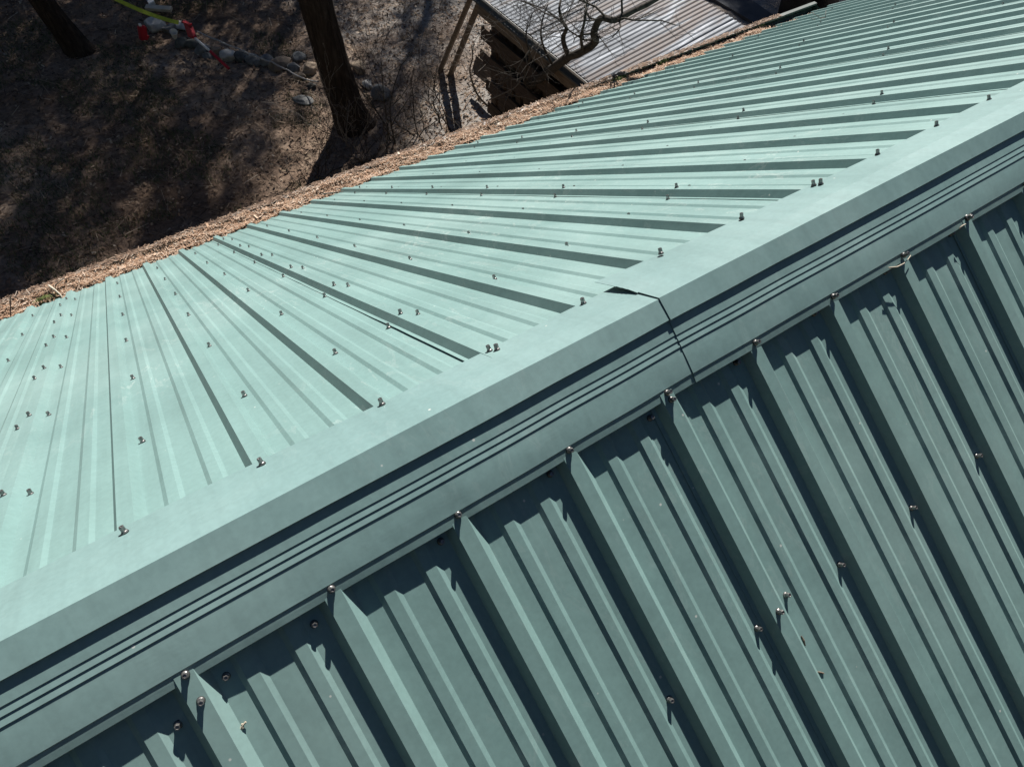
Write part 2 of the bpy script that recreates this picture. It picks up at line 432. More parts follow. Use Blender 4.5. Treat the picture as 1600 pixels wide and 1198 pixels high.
for k in range(-6, 29):
    Xc = XF + k * S
    par = cap_right if Xc > XJ else cap_left
    lift = (.020 * math.exp(-(Xc - XJ) / .42) if Xc > XJ else 0)
    s_ = .1285 + cap_off.get(k, rnd.uniform(-.004, .004))
    add_s(True, Xc + rnd.uniform(-.002, .002), s_, .0206 + DH + lift, par)
    if (k + 1) % 4 == 0: add_s(True, Xc + .010, s_ - .012, .0206 + DH + lift, par)
    sk = ((k + 1) // 4) * 4 - 1
    for i in range(6):
        s1 = .6056 + .6149 * i
        X2, s2 = rt(Xc + .0427 + rnd.uniform(-.003, .003), s1 + rnd.uniform(-.006, .006), PHF)
        add_s(True, X2, s2, .0002, panels[(True, sk)])
        if (k + 1) % 4 == 0:
            X2, s2 = rt(Xc + rnd.uniform(-.002, .002), s1 + rnd.uniform(-.006, .006), PHF); add_s(True, X2, s2, HR + .0016, panels[(True, sk)])
            X2, s2 = rt(Xc - .0415, s1 + rnd.uniform(-.006, .006), PHF); add_s(True, X2, s2, .0002, panels[(True, sk - 4)])
SHF = {0: .197, 1: .182, 2: .175, 3: .173}
for k in range(-5, 13):
    Xc = XN + k * S
    par = cap_right if Xc > XJ else cap_left
    add_s(False, Xc + .002, .1538 + rnd.uniform(-.0012, .0012), .0212 + DH + (.002 if Xc > XJ else 0), par)
    sk = (k // 4) * 4
    pl = panels[(False, sk if k % 4 else sk - 4)]
    for s1 in (SHF.get(k, .178), .6361, 1.251):
        X2, s2 = rt(Xc - .0432 + rnd.uniform(-.003, .003), s1 + rnd.uniform(-.004, .004), PHN); add_s(False, X2, s2, .0002, pl)
        if k % 4 == 0:
            X2, s2 = rt(Xc + (.001 if s1 > .3 else .003), s1 - .012 + rnd.uniform(-.003, .003), PHN); add_s(False, X2, s2, HR + .0016, panels[(False, sk)])
            X2, s2 = rt(Xc + .0435, s1 - .02, PHN); add_s(False, X2, s2, .0002, panels[(False, sk)])
vis = [t for t in scr if in_view(t[0])]
vis.sort(key=lambda t: (t[0] - C_CAM).length)
near_set = set(id(t) for t in vis[:100])
rest = MB()
for t in scr:
    p, nrm, par = t
    ti = (rnd.uniform(-.09, .09), rnd.uniform(-.09, .09), rnd.uniform(0, 1))
    if id(t) in near_set:
        house.part(screw_mb(p, nrm, ti), "screw", [M_screw, M_rubber], False, par)
    else: screw_mb(p, nrm, ti, rest)
house.part(rest, "screws", [M_screw, M_rubber], False, None, None, "stuff")

# deck under the sheets, walls, gables, fascia
mb = MB()
for far in (True, False):
    for a, b_ in ((-.004, -.022),):
        P = [roofpt(far, x, s, h) for h in (a, b_) for x in (HX0 + .05, HX1 - .06) for s in (.02, LEN - .06)]
        mb.add(P, ((0, 1, 3, 2), (4, 6, 7, 5), (0, 4, 5, 1), (2, 3, 7, 6), (0, 2, 6, 4), (1, 5, 7, 3)))
house.part(mb, "roof_deck", M_wooddark)
WY = 3.05; WZ = -2.30
for sg in (1, -1):
    mb = MB(); mb.box(((HX0 + HX1) / 2, sg * WY, (ZG - .2 + WZ) / 2), (HX1 - HX0 - .6, .16, WZ - ZG + .2)); house.part(mb, "wall", M_siding)
for xx in (HX0 + .38, HX1 - .38):
    mb = MB(); t = .08
    pr = [(-WY + .082, ZG - .2), (WY - .082, ZG - .2), (WY - .082, WZ + .15), (0, -.12), (-WY + .082, WZ + .15)]
    vs = [Vector((xx - t, y, z)) for y, z in pr] + [Vector((xx + t, y, z)) for y, z in pr]
    mb.add(vs, [(4, 3, 2, 1, 0), (5, 6, 7, 8, 9)] + [(i, (i + 1) % 5, 5 + (i + 1) % 5, 5 + i) for i in range(5)])
    house.part(mb, "gable_wall", M_siding)
ye, ze = LEN * CT, -LEN * ST
for sg in (1, -1):
    mb = MB(); mb.box(((HX0 + HX1) / 2, sg * (ye - .07), ze - .06), (HX1 - HX0 - .12, .025, .15)); house.part(mb, "fascia", M_trim)
# gutter under the far eave
GX1 = 6.28
gut = [(ye - .048, ze - .02), (ye - .048, ze - .145), (ye + .075, ze - .145), (ye + .090, ze - .07), (ye + .128, ze - .03), (ye + .128, ze + .030), (ye + .122, ze + .034), (ye + .088, ze + .033), (ye + .086, ze + .018)]
mb = MB(); xs = [HX0 + .1 + i * (GX1 - HX0 - .1) / 60 for i in range(61)]
def gw(x): return .010 * math.sin((x + 1.2) * .62) + .004 * noise.noise(Vector((x * 2, 1, 1)))
for x in xs:
    mb.v += [(x, y + (gw(x) if y > ye + .06 else 0), z + .004 * noise.noise(Vector((x * 1.5, 4, 2)))) for y, z in gut]
ng = len(gut); mb.f = [(i * ng + k, i * ng + k + 1, (i + 1) * ng + k + 1, (i + 1) * ng + k) for i in range(60) for k in range(ng - 1)]
mb.f.append(tuple(60 * ng + k for k in range(ng))); mb.mi = [0] * len(mb.f)
for i in range(60):
    if xs[i] < 5.75:
        mb.mi[i * (ng - 1) + 5] = 1; mb.mi[i * (ng - 1) + 6] = 1
house.part(mb, "gutter", [M_dark, M_lipmetal])

# needles and debris lying in the gutter
def mound(x, t):   # t 0 at roof edge .. 1 at the outer lip
    low = max(0, min(1, (x - 3.5) / .8))
    gone = max(0, min(1, (x - 5.6) / .35))
    z = ze + .012 + .020 * t * t * (1 - low) + .018 * noise.noise(Vector((x * 4, t * 2, 7))) + .010 * noise.noise(Vector((x * 13, t * 6, 2)))
    z -= low * (.016 * max(0, t - .45) / .55 + .006) + gone * .08
    if low > 0 and .55 < t < .85: z -= low * .022
    return z
mb = MB(); NXD = 520; NT = 9
for i in range(NXD + 1):
    x = HX0 + .12 + i * (6.2 - HX0 - .12) / NXD
    e0 = ye - .012 + .020 * noise.noise(Vector((x * 3.1, 0, 0))) + .014 * noise.noise(Vector((x * 11, 5, 0)))
    for j in range(NT + 1):
        t = j / NT; mb.v.append((x, e0 + (ye + .089 + gw(x) - e0) * t, mound(x, t) + (.010 if j == 0 else 0)))
mb.m = 1
mb.f = [(i * (NT + 1) + j, (i + 1) * (NT + 1) + j, (i + 1) * (NT + 1) + j + 1, i * (NT + 1) + j + 1) for i in range(NXD) for j in range(NT)]
mb.mi = [1] * len(mb.f)
mb.m = 0
def needle(mb, p, ln, wd, yaw, pit):
    d = Vector((math.cos(yaw) * math.cos(pit), math.sin(yaw) * math.cos(pit), math.sin(pit))) * ln / 2
    s_ = Vector((-math.sin(yaw), math.cos(yaw), rnd.uniform(-.4, .4))) * wd / 2
    mb.quad(p - d - s_, p + d - s_, p + d + s_, p - d + s_)
for i in range(24000):
    x = rnd.uniform(-1.6, 6.2); t = rnd.random()
    if x > 5.6 and rnd.random() < .8: continue
    y = ye - .010 + .016 * noise.noise(Vector((x * 3.1, 0, 0))) + t * .096 + gw(x) * t
    z = mound(x, t) + rnd.uniform(.002, .014)
    if noise.noise(Vector((x * 5, t * 2.5, 9))) < -.34 and rnd.random() < .6: continue
    needle(mb, Vector((x, y, z)), rnd.uniform(.012, .050), rnd.uniform(.0016, .0042), rnd.gauss(0, 1.0) if rnd.random() < .7 else rnd.uniform(0, 6.3), rnd.gauss(0, .18))
mb.m = 2
for i in range(3600):   # the thin layer on the outer lip
    x = rnd.uniform(-1.6, 5.8)
    y = ye + .106 + gw(x) + rnd.uniform(-.024, .022); needle(mb, Vector((x, y, ze + .038 + rnd.uniform(0, .006))), rnd.uniform(.015, .05), rnd.uniform(.0025, .006), rnd.gauss(0, .7), rnd.gauss(0, .08))
mb.m = 0
for i in range(220):    # broad dead leaves among the needles
    x = rnd.uniform(-1.6, 6.0); t = rnd.random(); y = ye + t * .096 + gw(x) * t
    needle(mb, Vector((x, y, mound(x, t) + rnd.uniform(.008, .018))), rnd.uniform(.015, .04), rnd.uniform(.006, .014), rnd.uniform(0, 6.3), rnd.gauss(0, .4))
for i in range(1300):   # crumbs spilling on to the sheet ends
    x = rnd.uniform(-1.6, 6.2); s_ = LEN - abs(rnd.gauss(0, .022)); p = roofpt(True, x, s_, .004)
    needle(mb, p, rnd.uniform(.01, .05), rnd.uniform(.002, .005), rnd.uniform(0, 6.3), -.3)
own(mb, "pine_needles", [M_needle, M_duff, M_lip], (1.5, ye + .06, ze), "brown pine needles and leaf litter filling the gutter along the eave", "pine needles", None)["kind"] = "stuff"

def moss(px, py, sz, label, n_=240):
    c = at(px, py, ze + .015); mb = MB()
    for r_i in range(5):
        for k in range(14):
            a = 2 * math.pi * k / 14; rr = (1, .85, .6, .3, .02)[r_i] * (1 + .25 * noise.noise(Vector((math.cos(a) * 2, math.sin(a) * 2, px))))
            mb.v.append(tuple(c + Vector((math.cos(a) * sz * 1.5 * rr, math.sin(a) * .026 * rr, (-.012, .004, .012, .017, .019)[r_i]))))
    mb.f = [(r_i * 14 + k, r_i * 14 + (k + 1) % 14, r_i * 14 + 14 + (k + 1) % 14, r_i * 14 + 14 + k) for r_i in range(4) for k in range(14)]; mb.mi = [0] * len(mb.f)
    for i in range(n_ * 2):
        a = rnd.uniform(0, 6.28); q = math.sqrt(rnd.random())
        p = c + Vector((math.cos(a) * sz * 1.5 * q, math.sin(a) * .028 * q, .017 * (1 - q * q) + rnd.uniform(-.003, .006)))
        needle(mb, p, rnd.uniform(.008, .022), rnd.uniform(.002, .005), rnd.uniform(0, 6.3), rnd.uniform(-.2, 1.0))
    own(mb, "moss_tuft", M_moss, c, label, "moss", "moss tufts in the gutter")
moss(73, 467, .05, "small dull green moss patch in the gutter by the pale stick at left", 160)
moss(967, 124, .055, "brightest green moss tuft in the gutter in front of the tin shed roof")
moss(1035, 96, .05, "yellowish moss tuft in the middle of the gutter, right of the bright green one", 150)
moss(1185, 39, .06, "yellow moss tuft at the empty end of the gutter", 190)

def stick(pts, rad, label, name="stick", m=None, group=None):
    mb = MB(); n_ = len(pts)
    mb.tube(pts, [rad * (1 - .55 * i / (n_ - 1)) for i in range(n_)], 6)
    return own(mb, name, m or M_twig, pts[0], label, "stick", group, True)
def sticks_on(pl, zoff): return [at(x, y, z) + Vector((0, 0, zoff)) for x, y, z in pl]
stick([at(76, 446, ze + .06), at(86, 453, ze + .055), at(94, 460, ze + .04), at(99, 468, ze + .035)], .0075, "pale curved stick lying across the gutter onto the roof edge", m=M_pale)
stick([at(16, 470, ze + .04), at(16.5, 463, ze + .09), at(17, 461, ze + .12)], .004, "short upright twig sticking out of the left end of the gutter")
stick([at(86, 447, ze + .05), at(93, 440, ze + .08), at(101, 434, ze + .11)], .004, "thin brown twig poking up from the gutter beside the pale stick")
stick([at(505, 303, ze + .05), at(530, 300, ze + .05), at(553, 298, ze + .06)], .005, "thin grey twig on the sheet ends at the middle of the eave")

# bits lying on the roof
def roofpix(px, py, far, h):
    d = r_ * ((px - 800) / F_PX) + d_ * ((py - 599) / F_PX) + f_
    n_ = NFv if far else NNv
    return C_CAM + d * ((h - n_.dot(C_CAM)) / n_.dot(d))
stick([roofpix(1389, 418.5, False, .026), roofpix(1402, 417, False, .027), roofpix(1412, 412, False, .028), roofpix(1419, 405, False, .028), roofpix(1423, 399, False, .027)], .0017, "curved pale twig caught on the screw of the ridge cap hem", m=M_pale)
stick([roofpix(1499, 357, False, .024), roofpix(1504, 352.5, False, .026), roofpix(1509, 350, False, .026)], .002, "tiny pale twig stuck at the lower edge of the ridge cap near the right border", m=M_pale)
def scrap(pl, far, label, m):
    mb = MB()
    for a in pl:
        P = [roofpix(x, y, far, h) for x, y, h in a]; n_ = len(P)
        mb.tube(P, [.0007 + .0013 * math.sin(math.pi * (i + .3) / n_) for i in range(n_)], 5)
    own(mb, "leaf_scrap", m, roofpix(*pl[0][0][:2], far, 0), label, "leaf scrap")
scrap([[(374, 1142, .003), (378, 1134, .004), (384, 1127, .006)], [(376, 1139, .003), (380, 1136, .004), (378, 1130, .005)], [(378, 1144, .003), (380, 1149, .002)]], False, "small dry tan leaf scrap on the pan right of the first near rib", M_pale)
scrap([[(1277, 1049, .003), (1282, 1050, .004), (1287, 1051.5, .003)]], False, "tiny brown seed husk lying beside a near roof rib", M_wood)
scrap([[(1252, 993, .003), (1256, 1000, .004), (1258, 1008, .003)]], False, "tiny reddish leaf fragment on the near roof below the three screws", M_wood)
for i in range(12):
    c = roofpix(1283 + rnd.gauss(0, 9), 27 + rnd.gauss(0, 3), True, .01); a = rnd.uniform(0, 6.3); l_ = rnd.uniform(.03, .11)
    stick([c, c + Vector((math.cos(a) * l_, math.sin(a) * l_ * .6, rnd.uniform(-.005, .04)))], .003, "dry twig in the loose cluster on the roof near its far corner", "twig", None, "twigs at the far roof corner")

# ------------------------------------------------------------------ litter, grass on the ground
mb = MB()
def scatter(n_, x0, x1, y0, y1):
    for i in range(n_):
        x = rnd.uniform(x0, x1); y = rnd.uniform(y0, y1)
        if y > 13.6 - .55 * max(0, x): continue
        z = gh(x, y) + rnd.uniform(.004, .03)
        if rnd.random() < .8: needle(mb, Vector((x, y, z)), rnd.uniform(.02, .055), rnd.uniform(.010, .028), rnd.uniform(0, 6.3), rnd.gauss(0, .4))
        else: needle(mb, Vector((x, y, z)), rnd.uniform(.08, .30), rnd.uniform(.005, .011), rnd.uniform(0, 6.3), rnd.gauss(0, .12))
scatter(30000, -2, 6.2, 4.6, 14)
tag(mb.build("leaf_litter", M_litter), "brown leaf litter and twigs strewn over the dark yard", "leaf litter", None, "stuff")
mb = MB(); cnt = 0
while cnt < 24000:
    x = rnd.uniform(-2, 3.2); y = rnd.uniform(5.5, 13.6)
    v_ = noise.noise(Vector((x * .8, y * .8, 11))) + .35 * noise.noise(Vector((x * 3, y * 3, 1))) - .16 * max(0, x - 1.0)
    if v_ < -.02: continue
    cnt += 1
    p = Vector((x, y, gh(x, y))); a = rnd.uniform(0, 6.3); h = rnd.uniform(.03, .09); wd = .007
    s_ = Vector((math.cos(a), math.sin(a), 0)) * wd / 2; t_ = Vector((rnd.gauss(0, .035), rnd.gauss(0, .035), h))
    mb.add((p - s_, p + s_, p + t_), ((0, 1, 2),))
tag(mb.build("grass", M_grass), "sparse short dark green grass in the shaded left of the yard", "grass", None, "stuff")

# ------------------------------------------------------------------ rocks
import bmesh
def rock(px, py, dia, kind, label, flat=.75, seed=0, asp=1.25, ang=0.0, sink=.25):
    c = at(px, py, ZG + dia * .2); bm = bmesh.new(); bmesh.ops.create_icosphere(bm, subdivisions=4, radius=dia / 2)
    rs = random.Random(seed * 13 + 5); cuts = []
    for i in range(9):
        d = Vector((rs.gauss(0, 1), rs.gauss(0, 1), rs.gauss(0, .9))).normalized(); cuts.append((d, rs.uniform(.55, .86) * dia / 2))
    rz = Matrix.Rotation(ang, 3, 'Z')
    for v in bm.verts:
        p = v.co.copy()
        for d, m in cuts:
            e = p.dot(d) - m
            if e > 0: p -= d * e * .88
        n1 = noise.noise(p * (3.0 / dia) + Vector((seed, 0, 0))) * .06 * dia + noise.noise(p * (10 / dia)) * .02 * dia
        p += p.normalized() * n1
        v.co = rz @ Vector((p.x * asp, p.y / asp ** .5, p.z * flat))
    me = bpy.data.meshes.new("rock"); bm.to_mesh(me); bm.free(); me.materials.append(M_rocks[kind])
    me.polygons.foreach_set("use_smooth", [True] * len(me.polygons))
    o = bpy.data.objects.new("rock", me); COL.objects.link(o)
    o.location = (c.x, c.y, gh(c.x, c.y) + dia * flat * (.5 - sink)); tag(o, label, "rock", "rocks edging the yard")
RK = [(242, 34, .36, 'pale', "largest pale grey rock at the left end of the rock row, behind the red container"),
      (264, 42, .25, 'grey', "grey rock just right of the largest pale rock"),
      (280, 36, .24, 'pale', "pale rock behind the white cup"),
      (281, 66, .25, 'dark', "dark rock just below the white cup"),
      (299, 67, .24, 'dark', "dark greenish rock under the red tool head"),
      (316, 76, .25, 'grey', "grey rock under the white part of the tool handle"),
      (324, 87, .16, 'blue', "small blue grey rock left of the red handle grip"),
      (336, 80, .20, 'brown', "brownish rock right of the red and white handle"),
      (356, 88, .27, 'pale', "faceted pale rock above the end of the red handle"),
      (376, 88, .27, 'dark', "darkest round rock in the middle of the rock row"),
      (396, 95, .31, 'blue', "large blue grey rock right of the darkest round rock"),
      (417, 98, .26, 'grey', "squarish grey rock between the large blue grey rock and the wide brown one"),
      (438, 102, .32, 'brown', "wide brown rock under the grey rope"),
      (459, 106, .24, 'grey', "grey rock crossed by the grey rope, left of the tan rock"),
      (467, 90, .24, 'blue', "grey rock set back behind the rock row near the big trunk"),
      (485, 109, .26, 'tan', "rounded tan rock against the big trunk"),
      (467, 121, .20, 'tan', "small upright tan stone in front of the rock row"),
      (487, 136, .15, 'dark', "small dark stone left of the big trunk base"),
      (470, 154, .30, 'grey', "flat half buried grey rock in front of the big trunk"),
      (594, 145, .33, 'blue', "smooth dark blue grey boulder right of the big trunk"),
      (562, 106, .30, 'tan', "pinkish tan rock right behind the big trunk"),
      (574, 131, .20, 'pale', "small pale rock beside the dark boulder")]
for i, (x, y, d, k, lb) in enumerate(RK):
    rock(x, y, d * .87, k, lb, .74 if i != 18 else .22, i, 1.12 if i not in (12, 18) else 1.4, rnd.uniform(0, 3), .22)

# ------------------------------------------------------------------ yard things: tool, container, cup, rope, strap, boards
t = Thing("hand_tool", at(300, 52, ZG), "red tool with a white and red handle lying on the rock row", "tool")
mb = MB(); A = at(287, 38, ZG + .28); B = at(294, 58, ZG + .22); C_ = at(306, 62, ZG + .26); D = at(300, 46, ZG + .3)
up = Vector((0, 0, .02))
mb.add([A, B, C_, D, A + up * 2, B + up, C_ + up, D + up * 2], ((3, 2, 1, 0), (4, 5, 6, 7), (0, 1, 5, 4), (1, 2, 6, 5), (2, 3, 7, 6), (3, 0, 4, 7)))
mb.bar(A + up * 2, D + up * 3, .05, .025); mb.bar(D + up, C_ + up * 2, .045, .03)
t.part(mb, "blade", M_red)
h0, h1, h2 = at(305, 60, ZG + .28), at(328, 80, ZG + .26), at(358, 108, ZG + .10)
mb = MB(); mb.tube([h0, (h0 + h1) / 2, h1], .017, 10); t.part(mb, "shaft", M_white, True)
mb = MB(); mb.tube([h1, h1 + (h2 - h1) * .02, h1 + (h2 - h1) * .97, h2], [.017, .021, .021, .015], 10); t.part(mb, "grip", M_red, True)
t = Thing("red_container", at(224, 56, ZG), "small red plastic container on the ground left of the pale rock", "container")
c = at(223, 52, ZG + .1); rz = Matrix.Rotation(.25, 3, 'Z') @ Matrix.Rotation(.25, 3, 'Y')
mb = MB(); mb.box(c, (.10, .07, .18), rz); mb.box(c + rz @ Vector((0, 0, .095)), (.075, .05, .015), rz); mb.box(c + rz @ Vector((.062, 0, -.055)), (.03, .05, .035), rz)
t.part(mb, "body", M_red)
mb = MB(); mb.lathe([(.02, .0), (.02, .03), (.016, .033)], 12, Matrix.Translation(c + rz @ Vector((-.02, 0, .101)))); t.part(mb, "cap", M_white)
c = at(273, 58, ZG + .12); mb = MB(); m4 = Matrix.Translation(c) @ Matrix.Rotation(.5, 4, 'X')
mb.lathe([(.035, 0), (.05, .11), (.054, .115), (.05, .118), (.047, .11), (.033, .01)], 16, m4); own(mb, "paper_cup", M_white, c, "white cup tipped against the rocks above the dark stone", "cup", None, True)
def sag(a, b, n_, d): return [a.lerp(b, i / n_) - Vector((0, 0, d * 4 * (i / n_) * (1 - i / n_))) for i in range(n_ + 1)]
mb = MB(); pl = [at(308, 49, ZG + .30), at(340, 63, ZG + .28), at(372, 76, ZG + .29), at(400, 88, ZG + .30), at(425, 97, ZG + .27), at(450, 110, ZG + .2), at(470, 121, ZG + .16), at(497, 128, ZG + .3)]
fine = []
for a, b_ in zip(pl[:-1], pl[1:]): fine += sag(a, b_, 8, .012)[:-1]
fine.append(pl[-1])
mb.tube(fine, [.009 + .003 * (i % 2) for i in range(len(fine))], 6); own(mb, "rope", M_rope, pl[0], "grey rope stretched over the rocks to the big trunk", "rope")
a, b_ = at(160, -12, ZG + .75), at(279, 36, ZG + .34); mb = MB(); pts = sag(a, b_, 14, .05)
for p, q in zip(pts[:-1], pts[1:]): mb.bar(p, q + (q - p) * .02, .055, .006, .6)
own(mb, "strap", M_lime, b_, "lime green webbing strap running down to the pale rocks", "strap")
for (x0, y0, x1, y1, wd, lb, m_) in ((228, 12, 268, 15, .085, "pale sawn board lying behind the green strap", M_pale), (232, -4, 238, 7, .09, "short whitish block standing on end behind the pale board", M_white)):
    mb = MB(); mb.bar(at(x0, y0, ZG + .07), at(x1, y1, ZG + .07), wd, .045, .2); own(mb, "board", m_, at(x0, y0, ZG), lb, "board")

# ------------------------------------------------------------------ trees and shrubs
def grow(mb, p, d, ln, rad, depth, rs, spread=.7, up=.15, segs=4, kids=3, n=5):
    pts = [p]; rads = [rad]; dd = d.normalized()
    for i in range(segs):
        dd = (dd + Vector((rs.gauss(0, .22), rs.gauss(0, .22), rs.gauss(0, .16) + up * .3))).normalized()
        pts.append(pts[-1] + dd * ln / segs); rads.append(max(.0016, rad * (1 - .6 * (i + 1) / segs)))
    mb.tube(pts, rads, n if rad > .01 else 4, depth == 0)
    if depth <= 0: return
    for j in range(kids):
        i = rs.randint(1, segs); b = pts[i]
        nd = (dd + Vector((rs.gauss(0, spread), rs.gauss(0, spread), rs.gauss(0, spread * .6) + up))).normalized()
        grow(mb, b, nd, ln * rs.uniform(.45, .75), rads[i] * .65, depth - 1, rs, spread, up, segs, kids, n)

def trunk_tree(base, top, r0, r1, hgt, label, seed, crown_shift):
    base, top = Vector(base), Vector(top); t = Thing("tree", base, label, "tree", "trees in the yard")
    ax = (top - base).normalized(); L = (hgt - base.z) / ax.z; n_ = 70; rs = random.Random(seed)
    pts = [base - Vector((0, 0, .15)) + ax * (L * i / n_) + Vector((.03 * math.sin(i * .21 + seed), .03 * math.cos(i * .17), 0)) for i in range(n_ + 1)]
    rad = [r0 + (r1 - r0) * i / n_ + .55 * r0 * math.exp(-i * L / n_ / .22) for i in range(n_ + 1)]
    def bp(i, k, a, p): return 1 + .10 * noise.noise(Vector((math.cos(a) * 3, math.sin(a) * 3, p.z * 1.6 + seed))) + .06 * noise.noise(Vector((math.cos(a) * 9, math.sin(a) * 9, p.z * 4)))
    mb = MB(); mb.tube(pts, rad, 40, True, bp); t.part(mb, "trunk", M_bark, True)
    mb = MB()
    for i in range(7):
        q = pts[int(n_ * rs.uniform(.72, 1.0))]
        grow(mb, q, Vector((rs.gauss(-.5, .4) + crown_shift, rs.gauss(.3, .5), .9)), rs.uniform(1.4, 2.4), .05, 3, rs, .6, .2, 4, 3)
    t.part(mb, "crown", M_twigdark, True)
t1b = at(556, 196, ZG); t1t = at(497, 0, -3.05)
trunk_tree(t1b, t1t, .205, .10, 5.2, "large tree with a thick rough trunk rising beside the rock row", 3, -.5)
t2b = at(126, 80, ZG); t2t = at(71, 0, -3.95)
trunk_tree(t2b, t2t, .155, .08, 5.0, "dark leaning trunk at the upper left corner of the yard", 9, -.3)

def shrub(px, py, hgt, label, seed, m, n_st=4, spread=.35, depth=3, rad=.010, lean=(0, 0)):
    b = at(px, py, ZG); b.z = gh(b.x, b.y) - .01; rs = random.Random(seed); mb = MB()
    for i in range(n_st):
        grow(mb, b + Vector((rs.gauss(0, .04), rs.gauss(0, .04), 0)), Vector((rs.gauss(lean[0], spread), rs.gauss(lean[1], spread), 1)), hgt * rs.uniform(.6, 1), rad, depth, rs, .55, .12, 5, 3, 5)
    own(mb, "bare_shrub", m, b, label, "shrub", "leafless shrubs by the house", True)
shrub(552, 232, .95, "pale leafless shrub at the foot of the big trunk", 4, M_twig, 6, .6, 3, .009)  # pale twig colour stands in for sun patches on this shrub
shrub(470, 285, .35, "tiny pale weed stalks near the middle of the eave", 5, M_twig, 4, .5, 2, .006)
shrub(612, 222, 1.35, "tall thin leafless sapling right of the pale shrub", 6, M_twigdark, 4, .25, 3, .011)
shrub(655, 210, 1.2, "thin dark sapling on the bare soil beside the shed brace", 7, M_twigdark, 3, .22, 3, .009)
shrub(692, 200, 1.0, "low dark sapling between the bare soil and the eave", 8, M_twigdark, 4, .35, 3, .008)
shrub(575, 260, .8, "dark twiggy shrub half hidden behind the eave", 12, M_twigdark, 7, .7, 3, .008)
shrub(500, 275, .6, "low twiggy shrub left of the trunk shrub, close to the eave", 13, M_twigdark, 5, .8, 3, .006)

# gnarled bare tree reaching over the shed roof
bt = Thing("bare_tree", at(812, 172, ZG), "gnarled bare tree whose dark branch arches over the tin roof", "tree", "trees in the yard")
def path(pl): return [at(x, y, z) for x, y, z in pl]
def smooth_path(p, n_=4):
    o = []
    for i in range(len(p) - 1):
        a, b, c, d = p[max(i - 1, 0)], p[i], p[i + 1], p[min(i + 2, len(p) - 1)]
        for k in range(n_):
            t = k / n_; o.append(.5 * ((2 * b) + (c - a) * t + (2 * a - 5 * b + 4 * c - d) * t * t + (3 * b - a - 3 * c + d) * t ** 3))
    o.append(p[-1]); return o
main = smooth_path(path([(812, 172, -4.75), (818, 152, -4.2), (830, 134, -3.75), (850, 118, -3.35), (868, 104, -3.0), (889, 88, -2.65)]))
def lin(a, b, n_): return [a + (b - a) * i / (n_ - 1) for i in range(n_)]
def kn(i, k, a, p): return 1 + .16 * noise.noise(p * 9 + Vector((k * .3, 0, 0)))
mb = MB(); mb.tube(main, lin(.052, .046, len(main)), 12, True, kn); bt.part(mb, "trunk", M_twigdark, True)
rs = random.Random(31)
limbs = [([(887, 90, -2.66), (911, 80, -2.45), (930, 66, -2.3), (928, 55, -2.2), (932, 40, -2.1), (941, 28, -2.0), (960, 32, -1.95), (985, 20, -1.9), (1010, 8, -1.85), (1035, -6, -1.8)], .040, .018),
         ([(889, 88, -2.65), (882, 72, -2.5), (880, 58, -2.4), (885, 45, -2.3), (878, 32, -2.25), (874, 14, -2.15), (878, -6, -2.1)], .026, .008),
         ([(829, 136, -3.8), (820, 128, -3.5), (822, 108, -3.2), (828, 90, -2.9), (822, 62, -2.7), (824, 40, -2.6)], .020, .006),
         ([(911, 80, -2.45), (908, 60, -2.2), (913, 35, -2.0), (916, 10, -1.9), (918, -8, -1.8)], .016, .006),
         ([(866, 105, -3.0), (852, 80, -2.8), (845, 55, -2.6), (848, 30, -2.5), (856, 8, -2.3)], .014, .005)]
for pl, r0, r1 in limbs:
    p = smooth_path(path(pl)); mb = MB(); mb.tube(p, lin(r0, r1, len(p)), 9, True, kn)
    for i in range(9):
        q = p[rs.randint(len(p) // 4, len(p) - 1)]
        grow(mb, q, Vector((rs.gauss(0, .8), rs.gauss(.2, .8), rs.gauss(.35, .4))), rs.uniform(.25, .75), r1 * .55, 2, rs, .7, .1, 5, 3, 4)
    bt.part(mb, "branch", M_twigdark, True)
for pl, r0, lb in (([(765, 168, -4.6), (752, 156, -4.3), (742, 140, -4.0), (734, 112, -3.7), (738, 92, -3.4), (737, 70, -3.2)], .016, None), ([(765, 156, -4.3), (785, 147, -4.0), (803, 138, -3.8), (813, 128, -3.6)], .010, None)):
    p = smooth_path(path(pl)); mb = MB(); mb.tube(p, lin(r0, r0 * .4, len(p)), 8, True, kn)
    for i in range(8):
        q = p[rs.randint(len(p) // 3, len(p) - 1)]
        grow(mb, q, Vector((rs.gauss(0, .9), rs.gauss(0, .9), rs.gauss(.3, .4))), rs.uniform(.2, .6), .005, 2, rs, .7, .1, 5, 3, 4)
    bt.part(mb, "branch", M_twig, True, None, "lower branch coloured pale as if sunlit")  # sunlight on these branches is put in by the paler twig material

